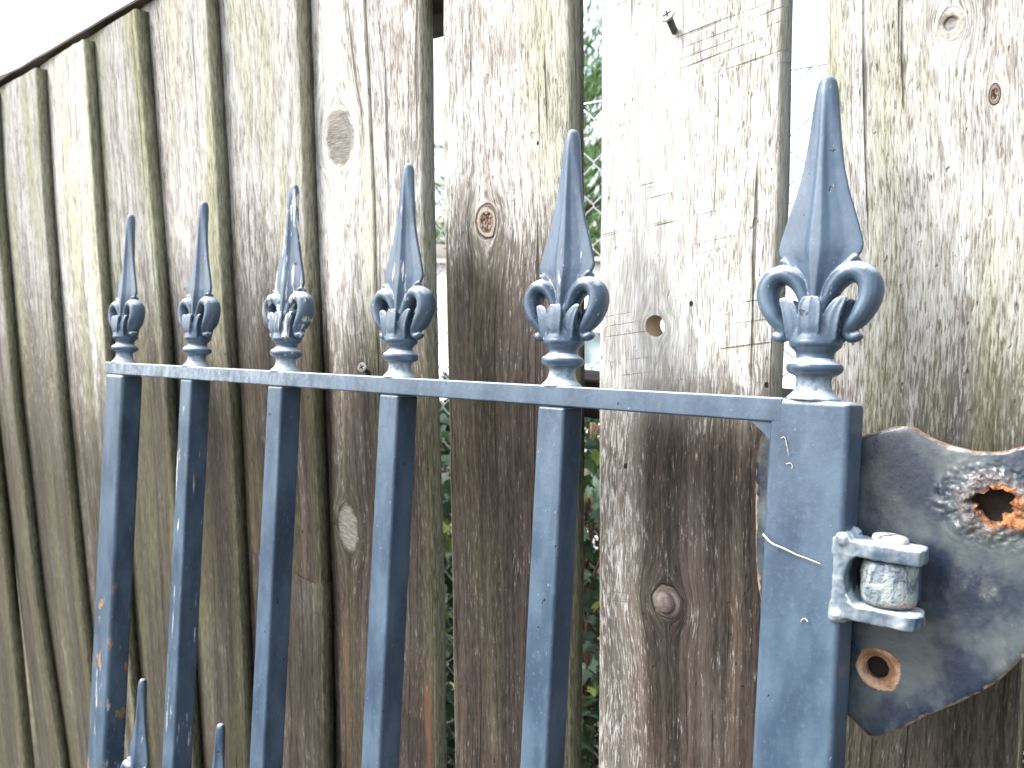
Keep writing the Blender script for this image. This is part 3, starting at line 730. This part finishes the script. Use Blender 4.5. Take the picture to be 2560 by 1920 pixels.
def build_plate():
    dense = [v for v in catmull([Vector((p.x, p.z)) for p in op] + [Vector((op[0].x, op[0].z))], 4)][:-1]
    dense = [p + Vector((mnoise.noise(Vector((p.x * 300, p.y * 300, 1))), mnoise.noise(Vector((p.x * 300, p.y * 300, 7))))) * 0.0003 for p in dense]
    def ring(c, r, rag, asp, n=44):
        out = []
        for i in range(n):
            a = 2 * math.pi * i / n; q = r * (1 + rag * mnoise.noise(Vector((math.cos(a) * 1.7, math.sin(a) * 1.7, c.x * 50))) + rag * .5 * mnoise.noise(Vector((math.cos(a) * 4.5, math.sin(a) * 4.5, 2.0))))
            out.append(Vector((c.x + q * math.cos(a) * asp, c.z + q * math.sin(a))))
        return out
    loops = [dense, ring(h1, 0.0044, 0.75, 1.45), ring(h2, 0.0042, 0.06, 0.95)]
    extra = [ring(h2, 0.0047, 0.06, 0.95), ring(h2, 0.0066, 0.08, 1.0), ring(h2, 0.0072, 0.08, 1.0)]
    inn = []
    for i, p in enumerate(dense):
        t = (dense[(i + 1) % len(dense)] - dense[i - 1]); nrm_ = Vector((t.y, -t.x)).normalized(); inn.append(p + nrm_ * 0.0011)
    pts, edges = [], []
    for lp in loops + extra:
        b0 = len(pts); pts += lp; edges += [(b0 + i, b0 + (i + 1) % len(lp)) for i in range(len(lp))]
    cw = inside_(inn[0], dense)
    if not cw: inn = [p * 2 - q for p, q in zip(dense, inn)]
    pts += [q for q in inn if inside_(q, dense)]
    x0, x1 = min(p.x for p in dense), max(p.x for p in dense); z0, z1 = min(p.y for p in dense), max(p.y for p in dense)
    random.seed(8)
    def add_grid(step, test):
        x = x0
        while x < x1:
            z = z0
            while z < z1:
                p = Vector((x + random.uniform(-.2, .2) * step, z + random.uniform(-.2, .2) * step))
                if test(p): pts.append(p)
                z += step
            x += step
    d1 = lambda p: math.hypot((p.x - h1.x) / 1.2, p.y - h1.z)
    add_grid(0.0026, lambda p: d1(p) > 0.017 and math.hypot(p.x - h2.x, p.y - h2.z) > 0.008)
    add_grid(0.00055, lambda p: d1(p) <= 0.0175)
    vco, ved, vfa, _, _, _ = geo.delaunay_2d_cdt(pts, edges, [], 1, 1e-7)
    def inside(p, lp):
        c = False; j = len(lp) - 1
        for i in range(len(lp)):
            if (lp[i].y > p.y) != (lp[j].y > p.y) and p.x < (lp[j].x - lp[i].x) * (p.y - lp[i].y) / (lp[j].y - lp[i].y) + lp[i].x: c = not c
            j = i
        return c
    bm = bmesh.new(); lay = bm.verts.layers.float.new('rim'); V = []; rims = []
    for p in vco:
        q = Vector((p.x, PY, p.y)); dd = d1(p); r2_ = math.hypot(p.x - h2.x, p.y - h2.z)
        if dd < 0.0175:                                   # swollen, flaking scale round the torn hole
            m = max(0.0, min(1.0, (0.0172 - dd) / 0.006)); w = Vector((p.x * 260, p.y * 260, 3.0))
            cell = mnoise.voronoi(w * 0.8 + mnoise.noise_vector(w * .5) * .6)[0]
            hgt = 0.0002 + 0.0026 * max(0.0, 0.62 - cell[0]) * (1 if mnoise.noise(w * .45) > -0.15 else 0.25) + 0.0007 * mnoise.noise(w * 2.6) + 0.0004 * mnoise.noise(w * 6)
            if dd < 0.0068: hgt -= 0.0010 * (0.0068 - dd) / 0.002
            q.y -= m * hgt
        if r2_ < 0.0072:
            t = max(0.0, min(1.0, (0.0068 - r2_) / 0.0024)); q.y += 0.0019 * t - (0.0005 if 0.0063 < r2_ < 0.0070 else 0.0) + 0.00025 * mnoise.noise(Vector((p.x * 900, p.y * 900, 0)))
        rim = max(0.0, 1 - min((p - o_).length for o_ in dense) / 0.0011); q.y += 0.0009 * rim ** 2
        V.append(bm.verts.new(bend(q))); rims.append(rim)
    B = [bm.verts.new(bend(Vector((p.x, PY + TH, p.y)))) for p in vco]
    for v_, r_ in zip(V + B, rims + [1.0] * len(B)): v_[lay] = r_
    use = {}
    for f in vfa:
        if len(f) != 3: continue
        c = (vco[f[0]] + vco[f[1]] + vco[f[2]]) / 3
        if not inside(c, loops[0]) or inside(c, loops[1]) or inside(c, loops[2]): continue
        bm.faces.new([V[i] for i in f]).smooth = True; bm.faces.new([B[i] for i in f][::-1])
        for i in range(3):
            k = (f[i], f[(i + 1) % 3]); use[k] = 1
    for (a, b) in list(use):
        if (b, a) not in use: bm.faces.new((V[b], V[a], B[a], B[b]))
    bmesh.ops.delete(bm, geom=[v for v in bm.verts if not v.link_faces], context='VERTS')
    bmesh.ops.recalc_face_normals(bm, faces=bm.faces)
    sharp = [e for e in bm.edges if len(e.link_faces) == 2 and e.link_faces[0].normal.angle(e.link_faces[1].normal, 0) > 0.9]
    for e in sharp: e.smooth = False
    for f in bm.faces: f.smooth = True
    me = bpy.data.meshes.new('hinge_plate'); bm.to_mesh(me); bm.free(); me.materials.append(plate_paint(spots))
    return link(bpy.data.objects.new('hinge_plate', me), hinge)
plate = build_plate()
M_shaded_hole_rust = simple('shaded_hole_rust', (0.012, 0.008, 0.006), (0.03, 0.018, 0.012), (300, 300, 300), 0.9, 0.001)  # rust brown deepened to stand for the shade inside the holes
for c, rr in ((h1, 0.0085), (h2, 0.0056)):               # made-up closed cups, added so the screw holes look dark
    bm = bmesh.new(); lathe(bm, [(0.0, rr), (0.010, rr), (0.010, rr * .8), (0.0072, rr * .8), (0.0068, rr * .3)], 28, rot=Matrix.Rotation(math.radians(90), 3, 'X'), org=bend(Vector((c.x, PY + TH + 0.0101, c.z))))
    bm_obj('added_hole_cup', bm, M_shaded_hole_rust, hinge)
plate['label'] = 'rust-edged painted hinge plate with two screw holes'
# U-bent bracket: two lugs and the bend welded to the stile
LY0, LY1 = -0.0006, 0.0165
def hl(px, py): return gl(px, py, LY0)
ua, ub = hl(2300, 1380), hl(2298, 1421); tl = (ua.z - ub.z); zu = ua.z
zl_ = hl(2290, 1546).z; lx0, lx1 = xr1 - 0.0040, hl(2304, 1400).x
zin_t, zin_b = zu - tl, zl_
M_lug = paint('lug_paint', chalk=2.6, dark=1.0, grey=0.8)
def bracket():
    bm = bmesh.new(); yc = (LY0 + LY1) / 2
    for z0, z1 in ((zin_t, zu), (zl_ - tl, zl_)):
        ol = [(lx0, LY0), (lx1 - 0.004, LY0), (lx1 - 0.0012, LY0 + 0.0012), (lx1, LY0 + 0.0045), (lx1, yc), (lx1 - 0.001, LY1 - 0.002), (lx1 - 0.004, LY1), (lx0, LY1)]
        top = [bm.verts.new((x, y, z1)) for x, y in ol]; bt = [bm.verts.new((x, y, z0)) for x, y in ol]
        bm.faces.new(top); bm.faces.new(bt[::-1]); n = len(ol)
        for i in range(n): bm.faces.new((top[i], top[(i + 1) % n], bt[(i + 1) % n], bt[i]))
    rad_in = (zin_t - zin_b) / 2; zm = (zin_t + zin_b) / 2; xi = xr1 + 0.0060
    lp = [(xi + 0.0050 * math.cos(math.pi / 2 + math.pi * k / 10) , zm + (rad_in + 0.0004) * math.sin(math.pi / 2 + math.pi * k / 10)) for k in range(11)] + [(lx0 + 0.0005, zin_b - 0.0008), (lx0 + 0.0005, zin_t + 0.0008)]
    fa = [bm.verts.new((x, LY0 + 0.0002, z)) for x, z in lp]; fb = [bm.verts.new((x, LY1 - 0.0002, z)) for x, z in lp]
    bm.faces.new(fa); bm.faces.new(fb[::-1])
    for i in range(len(lp)): bm.faces.new((fa[i], fa[(i + 1) % len(lp)], fb[(i + 1) % len(lp)], fb[i]))
    random.seed(21)                                        # lumpy weld beads where the strap meets the stile
    for zc, up in ((zu, 1), (zl_ - tl, -1)):
        for k in range(9):
            t = bmesh.ops.create_icosphere(bm, subdivisions=2, radius=random.uniform(0.0026, 0.0036))['verts']
            c = Vector((xr1 - 0.0006 + random.uniform(-.001, .001), 0.0006 + k * 0.0019, zc - up * 0.0002 + random.uniform(-.0005, .0005)))
            for v in t: v.co += c
    bmesh.ops.recalc_face_normals(bm, faces=bm.faces)
    me = bpy.data.meshes.new('bracket'); bm.to_mesh(me); bm.free(); o = link(bpy.data.objects.new('tmp', me))
    r = o.modifiers.new('r', 'REMESH'); r.mode = 'VOXEL'; r.voxel_size = 0.00045
    sm = o.modifiers.new('s', 'SMOOTH'); sm.factor = 0.5; sm.iterations = 12
    bpy.context.view_layer.update(); full = evaluated(o); bpy.data.objects.remove(o, do_unlink=True)
    for v in full.vertices: v.co += 0.00035 * mnoise.noise_vector(v.co * 220) + 0.0002 * mnoise.noise_vector(v.co * 600)
    full.polygons.foreach_set('use_smooth', [True] * len(full.polygons)); full.materials.clear(); full.materials.append(M_lug)
    return link(bpy.data.objects.new('bracket', full), hinge)
brk = bracket(); brk['label'] = 'pale worn U-shaped bracket welded to the stile'
# knuckle barrel and pin
bx0, bx1 = gl(2136, 1480, 0.002).x, gl(2281, 1480, 0.002).x; br = (bx1 - bx0) / 2; bcx = (bx0 + bx1) / 2; bcy = br + 0.0004
bh0, bh1 = zl_ + 0.0006, zu - tl - 0.0008
bm = bmesh.new(); hh = bh1 - bh0
lathe(bm, [(0, br * .86), (0.0008, br * .95), (0.002, br * .99), (hh * .3, br * 1.01), (hh * .5, br * .99), (hh * .7, br * 1.0), (hh - 0.002, br * .985), (hh - 0.0008, br * .95), (hh, br * .86)], 44)
for v in bm.verts: v.co += 0.00035 * mnoise.noise_vector(v.co * 260)
brl = bm_obj('barrel', bm, zinc(), hinge); brl.location = (bcx, bcy, bh0)
brl['label'] = 'pitted grey zinc knuckle between the two lugs'
bm = bmesh.new(); lathe(bm, [(0, 0.0060), (0.0012, 0.0062), (0.0022, 0.0058), (0.0026, 0.0045)], 28)
pin = bm_obj('pin', bm, simple('pin_head', (0.30, 0.29, 0.27), (0.66, 0.64, 0.60), (300, 300, 300), 0.7, 0.0005), hinge); pin.location = (bcx - 0.0006, bcy + 0.001, zu - 0.0002); pin.rotation_euler = (0.05, 0.06, 0)
bm = box_bm(-0.007, 0.007, -0.0006, 0.0006, 0.0012, 0.006); slot = bm_obj('cutter', bm, smooth=False); slot.parent = hinge; slot.location = pin.location; slot.rotation_euler = (0, 0, 1.2)
drill(pin, [slot])
# plate strap that joins barrel and plate
bm = box_bm(bcx - 0.001, bcx + br * 0.9, bcy + br * .3, PY + 0.0015, bh0 + 0.001, bh1 - 0.001, 0.0005, 1)
bm_obj('strap', bm, M_paint, hinge, smooth=False)

for o in [o for o in scene.objects if o.type == 'MESH' and o.name.split('.')[0] in ('bar', 'hinge_stile', 'latch_stile', 'top_rail', 'short_bar', 'cross_rail', 'bottom_rail', 'lug')]:
    me = o.data                                          # flat faces stay flat: weight normals by area
    wn = o.modifiers.new('wn', 'WEIGHTED_NORMAL'); wn.weight = 100; wn.keep_sharp = False
gate.matrix_world = Matrix.Translation(G_O) @ gm

# ------------------------------------------------------------------ small things caught on the gate
M_straw = simple('dry_straw', (0.50, 0.44, 0.30), (0.72, 0.66, 0.50), (500, 500, 500), 0.8, 0.0002)
def strand(name, pxs, r, mat, label, cat, lift=0.0016):
    P = catmull([G_O + gm.to_3x3() @ gl(x, y, -lift) for x, y in pxs], 6)
    org = P[0].copy(); bm = bmesh.new()
    sweep(bm, [p - org for p in P], [r * (1 - 0.6 * k / len(P)) for k in range(len(P))], 7, GY)
    o = bm_obj(name, bm, mat); o.location = org; return tag(o, label, cat)
strand('dry_straw', [(1907, 1335), (1930, 1358), (1962, 1372), (1990, 1386), (2020, 1397), (2052, 1410)], 0.00042, M_straw, 'pale dry straw stuck across the wide hinge stile of the gate', 'straw')
strand('cobweb_fibre', [(1952, 1095), (1962, 1094), (1968, 1118), (1972, 1140)], 0.00016, M_straw, 'short white fibre near the top of the hinge stile', 'fibre', 0.0006)
strand('cobweb_fibre', [(1966, 1160), (1975, 1158), (1981, 1164), (1979, 1172)], 0.0002, M_straw, 'small hooked white fibre on the hinge stile', 'fibre', 0.0006)
strand('cobweb_fibre', [(2020, 1555), (2012, 1546), (2004, 1550), (2002, 1556)], 0.0002, M_straw, 'tiny curled pale fibre low on the hinge stile beside the hinge', 'fibre', 0.0006)

# ------------------------------------------------------------------ behind the fence: chain link, ivy, white shed, conifer
YC = YF + 0.49; P_C = Vector((0, YC, 1.15))
def on_c(px, py, y=YC): return hit(px, py, Vector((0, y, 1.15)), N_F)
M_wire = simple('galvanised_wire', (0.40, 0.41, 0.40), (0.66, 0.67, 0.65), (200, 200, 200), 0.45, 0.0002, 0.5)
nd = on_c(1487, 301); DW, DH = 0.058, 0.0505
clf = empty('chain_link_fence', None, Matrix.Translation((nd.x, YC, 0)))
tag(clf, 'galvanised chain-link fence seen through gaps between the boards', 'fence')
ztop = on_c(1480, 257).z
nz = int(1.6 / (DH / 2))
def strand_mesh(par):
    pts = []; z0 = nd.z - math.floor(nd.z / DH) * DH
    k = -1; z = z0 - DH
    while z < ztop - 0.006:
        z = z0 + k * DH / 2; s_ = 1 if (k % 2 == 0) == par else -1
        if z > 0.01: pts.append(Vector((s_ * (DW / 4 + 0.0011), 0.0013 * s_, z)))
        k += 1
    bm = bmesh.new()
    out = []
    for i, p in enumerate(pts):      # round the bends a little
        if 0 < i < len(pts) - 1:
            out += [p + (pts[i - 1] - p).normalized() * 0.0022, p + (pts[i + 1] - p).normalized() * 0.0022]
        else: out.append(p)
    sweep(bm, out, [0.00105] * len(out), 6)
    return bm_obj('wire', bm, M_wire, clf)
n0 = int(round(nd.z / DH - math.floor(nd.z / DH)))
w0 = strand_mesh(True)
base_mesh = w0.data; NS = 19
kk0 = int(math.floor(nd.z / DH)) * 2
w1 = strand_mesh(False)
for i in range(-NS, NS + 1):
    even = (i % 2 == 0)
    o = (w0 if even else w1) if i in (0, 1) else link((w0 if even else w1).copy(), clf)
    o.location = (i * DW / 2 - DW / 4, 0, 0)
bm = bmesh.new(); sweep(bm, [Vector((x, 0, ztop + 0.0025 * math.sin(x * 3) - 0.0)) for x in [-0.75 + k * 0.1 for k in range(14)]], [0.0013] * 14, 6)
bm_obj('line_wire', bm, M_wire, clf)
for x in (-0.75, 0.85):
    bm = bmesh.new(); lathe(bm, [(0, 0.02), (ztop + 0.03, 0.02)], 14, cx=x, cy=0.024); bm_obj('post', bm, M_wire, clf)

# ivy on the chain link
M_ivy = [leaf_mat('ivy_leaf_a', (0.025, 0.060, 0.028), (0.095, 0.165, 0.075)), leaf_mat('ivy_leaf_b', (0.07, 0.13, 0.09), (0.26, 0.36, 0.28)), leaf_mat('ivy_leaf_young', (0.14, 0.22, 0.04), (0.34, 0.42, 0.12))]
M_stem = simple('ivy_stem', (0.10, 0.055, 0.04), (0.26, 0.16, 0.11), (60, 60, 60), 0.85, 0.001)
def ivy_mesh(mat, k):
    ol = [(0, 0), (.30, -.18), (.62, -.10), (.50, .16), (.82, .42), (.42, .48), (.22, .70), (0, 1.08), (-.22, .70), (-.42, .48), (-.82, .42), (-.50, .16), (-.62, -.10), (-.30, -.18)]
    vs_ = [(0, .3, 0.0)] + [(x * (1 + .1 * math.sin(k + i)), y, 0.13 * (abs(x) ** 1.3) + 0.05 * math.sin(3 * y + k)) for i, (x, y) in enumerate(ol)]
    fs = [(0, i, i + 1) for i in range(1, len(ol))] + [(0, len(ol), 1)]
    me = bpy.data.meshes.new('leaf'); me.from_pydata(vs_, [], fs); me.update(); me.materials.append(mat); return me
IVM = [ivy_mesh(m, k) for k, m in enumerate(M_ivy)]
random.seed(11)
ivx0, ivx1 = on_c(1060, 1500).x - 0.05, on_c(2120, 1500).x + 0.05; ivt = on_c(1480, 1030).z
ivy = empty('ivy', None, Matrix.Translation(((ivx0 + ivx1) / 2, YC, 0)))
tag(ivy, 'dense dark green ivy climbing the chain-link behind the gaps between boards', 'ivy')
def leaf_mat4(x, y, z, sz):
    e = Matrix.Rotation(random.gauss(0, 0.7), 4, 'Z') @ Matrix.Rotation(math.radians(90) + random.gauss(0.1, 0.5), 4, 'X') @ Matrix.Rotation(math.pi + random.gauss(0, 0.8), 4, 'Z')
    return Matrix.Translation((x, y, z)) @ e @ Matrix.Scale(sz, 4)
cxm = ivy.location.x
near_cols = [(1098, 16), (1480, 26)]
cnt = 0
for (pxc, hw_) in near_cols:
    for k in range(105):
        py = 1040 + (1930 - 1040) * (k + random.random()) / 105
        yy = YC - random.uniform(0.005, 0.07)
        p = on_c(pxc + random.uniform(-hw_, hw_) * 1.6, py, yy)
        if p.z > ivt - random.uniform(0, .03): continue
        o = link(bpy.data.objects.new('leaf', IVM[random.choices((0, 1, 2), (5, 4, 1 if py > 1150 else 6))[0]]), ivy)
        o.matrix_local = leaf_mat4(p.x - cxm, p.y - YC, p.z, random.uniform(0.012, 0.026)); cnt += 1
vsA, fsA = [], []
src = IVM[0]
for k in range(6500):
    x = random.uniform(ivx0 - .1, ivx1 + .1) - cxm; z = random.uniform(0.02, 1) ** 0.9 * (ivt - 0.01 + 0.03 * mnoise.noise(Vector((x * 9, 1, 0)))); y = random.uniform(0.03, 0.24)
    M = leaf_mat4(x, y, z, random.uniform(0.014, 0.030)); b0 = len(vsA)
    vsA += [M @ v.co for v in src.vertices]; fsA += [tuple(b0 + i for i in p.vertices) for p in src.polygons]
fo = mesh_obj('foliage', vsA, fsA, M_ivy[0], ivy, smooth=False); fo['kind'] = 'stuff'
for k in range(16):
    x = on_c(random.choice((1098, 1480, 1480, 2010)) + random.uniform(-30, 30), 1400).x - cxm; pts = []
    for j in range(14): pts.append(Vector((x + 0.03 * mnoise.noise(Vector((k * 3, j * .5, 0))) + 0.01 * (j - 7) * random.uniform(-.3, .3), -0.02 + 0.03 * mnoise.noise(Vector((k, j * .4, 5))), 0.02 + (ivt - 0.03) * j / 13)))
    bm = bmesh.new(); sweep(bm, catmull(pts, 3), [0.0022] * ((len(pts) - 1) * 3 + 1), 6); bm_obj('stem', bm, M_stem, ivy)

# white outbuilding
YW = 2.7
def on_w(px, py): return hit(px, py, Vector((0, YW, 1.15)), N_F)
wt_, wl, wr = on_w(1480, 655).z, on_w(950, 700).x, on_w(2250, 700).x
shed = empty('white_outbuilding', None, Matrix.Translation(((wl + wr) / 2, YW, 0)))
tag(shed, 'low white-painted outbuilding with pale green sill beyond the chain-link', 'building')
M_white = simple('white_render', (0.72, 0.73, 0.73), (0.84, 0.84, 0.83), (5, 5, 5), 0.8, 0.001)
M_sill = simple('pale_green_sill', (0.30, 0.46, 0.40), (0.42, 0.56, 0.50), (20, 20, 20), 0.5, 0.0005)
M_glass = simple('dusty_pane', (0.30, 0.42, 0.46), (0.52, 0.62, 0.64), (8, 8, 8), 0.15, 0.0002, 0.0, 0.6)
hw = (wr - wl) / 2
wz0, wz1 = on_w(1480, 915).z, on_w(1480, 830).z; wx0, wx1 = on_w(1440, 880).x - shed.location.x, on_w(1850, 880).x - shed.location.x
for (a, b, c, d) in ((-hw, wx0, 0, wt_), (wx1, hw, 0, wt_), (wx0, wx1, 0, wz0), (wx0, wx1, wz1, wt_)):
    bm_obj('wall', box_bm(a, b, 0, 0.12, c, d), M_white, shed, smooth=False)
bm_obj('wall', box_bm(-hw, hw, 1.2, 1.3, 0, wt_), M_white, shed, smooth=False)
win = bm_obj('window', box_bm(wx0 + .001, wx1 - .001, 0.05, 0.06, wz0 + .001, wz1 - .001), M_glass, shed, smooth=False)
bm_obj('sill', box_bm(wx0 - 0.03, wx1 + 0.03, -0.03, 0.049, wz0 - 0.022, wz0 - 0.0005, 0.003, 1), M_sill, win, smooth=False)
bm_obj('roof', box_bm(-hw - 0.06, hw + 0.06, -0.05, 1.35, wt_ + 0.0005, wt_ + 0.018, 0.003, 1), simple('grey_felt', (0.40, 0.39, 0.36), (0.55, 0.53, 0.49), (20, 20, 20), 0.9, 0.002), shed, smooth=False)

# conifer
YT = 5.6
def on_t(px, py): return hit(px, py, Vector((0, YT, 1.15)), N_F)
tc = on_t(1420, 500); tt = on_t(1480, 130).z
tree = empty('conifer', None, Matrix.Translation((tc.x, YT, 0)))
tag(tree, 'bright green feathery conifer rising behind the chain-link fence', 'tree')
bm = bmesh.new(); sweep(bm, [Vector((0, 0, 0)), Vector((0.03, 0, 0.8)), Vector((0, 0.02, 1.6)), Vector((0.01, 0, tt * .85))], [0.11, 0.085, 0.055, 0.015], 10, Vector((1, 0, 0)))
trunk = bm_obj('trunk', bm, simple('bark', (0.06, 0.045, 0.035), (0.16, 0.12, 0.09), (20, 20, 6), 0.95, 0.01), tree)
random.seed(3); vsA, fsA = [], []
wl_, wr_ = on_t(960, 400).x - tc.x, on_t(1950, 400).x - tc.x
bml = bmesh.new()
for b in range(150):
    f = random.random(); z = 0.35 + (tt - 0.35) * f
    a = random.uniform(0, 2 * math.pi); ln = (1 - f ** 2.2) * 0.95 * random.uniform(0.6, 1.1) + 0.12
    ex = (wr_ if math.cos(a) > 0 else -wl_); d = Vector((math.cos(a) * ex, math.sin(a) * 1.1, 0)) * (ln * 0.95); d.z = 0.25 + 0.35 * f * random.random()
    st = Vector((0, 0, max(0.2, z - 0.25))); en = st + d; sweep(bml, [st, st + d * .5 + Vector((0, 0, .04)), en], [0.012, 0.008, 0.003], 5, Vector((0.1, 0.2, 1)))
    for k in range(95):
        t = random.uniform(0.15, 1.05); c = st + d * t + Vector((random.gauss(0, .05), random.gauss(0, .05), random.gauss(0, .04)))
        dr = (d.normalized() * random.uniform(0.3, 1) + Vector((random.gauss(0, .5), random.gauss(0, .5), random.uniform(0.0, 1.0)))).normalized()
        sd = dr.cross(Vector((random.gauss(0, 1), random.gauss(0, 1), random.gauss(0, 1)))).normalized(); L_ = random.uniform(0.05, 0.12); w_ = random.uniform(0.006, 0.012)
        b0 = len(vsA); vsA += [c - sd * w_ * .5, c + sd * w_ * .5, c + dr * L_ * .6 + sd * w_, c + dr * L_, c + dr * L_ * .6 - sd * w_]; fsA.append((b0, b0 + 1, b0 + 2, b0 + 3, b0 + 4))
bm_obj('branch', bml, trunk.data.materials[0], tree)
mesh_obj('crown', vsA, fsA, leaf_mat('conifer_spray', (0.035, 0.10, 0.035), (0.15, 0.27, 0.10)), tree, smooth=False)
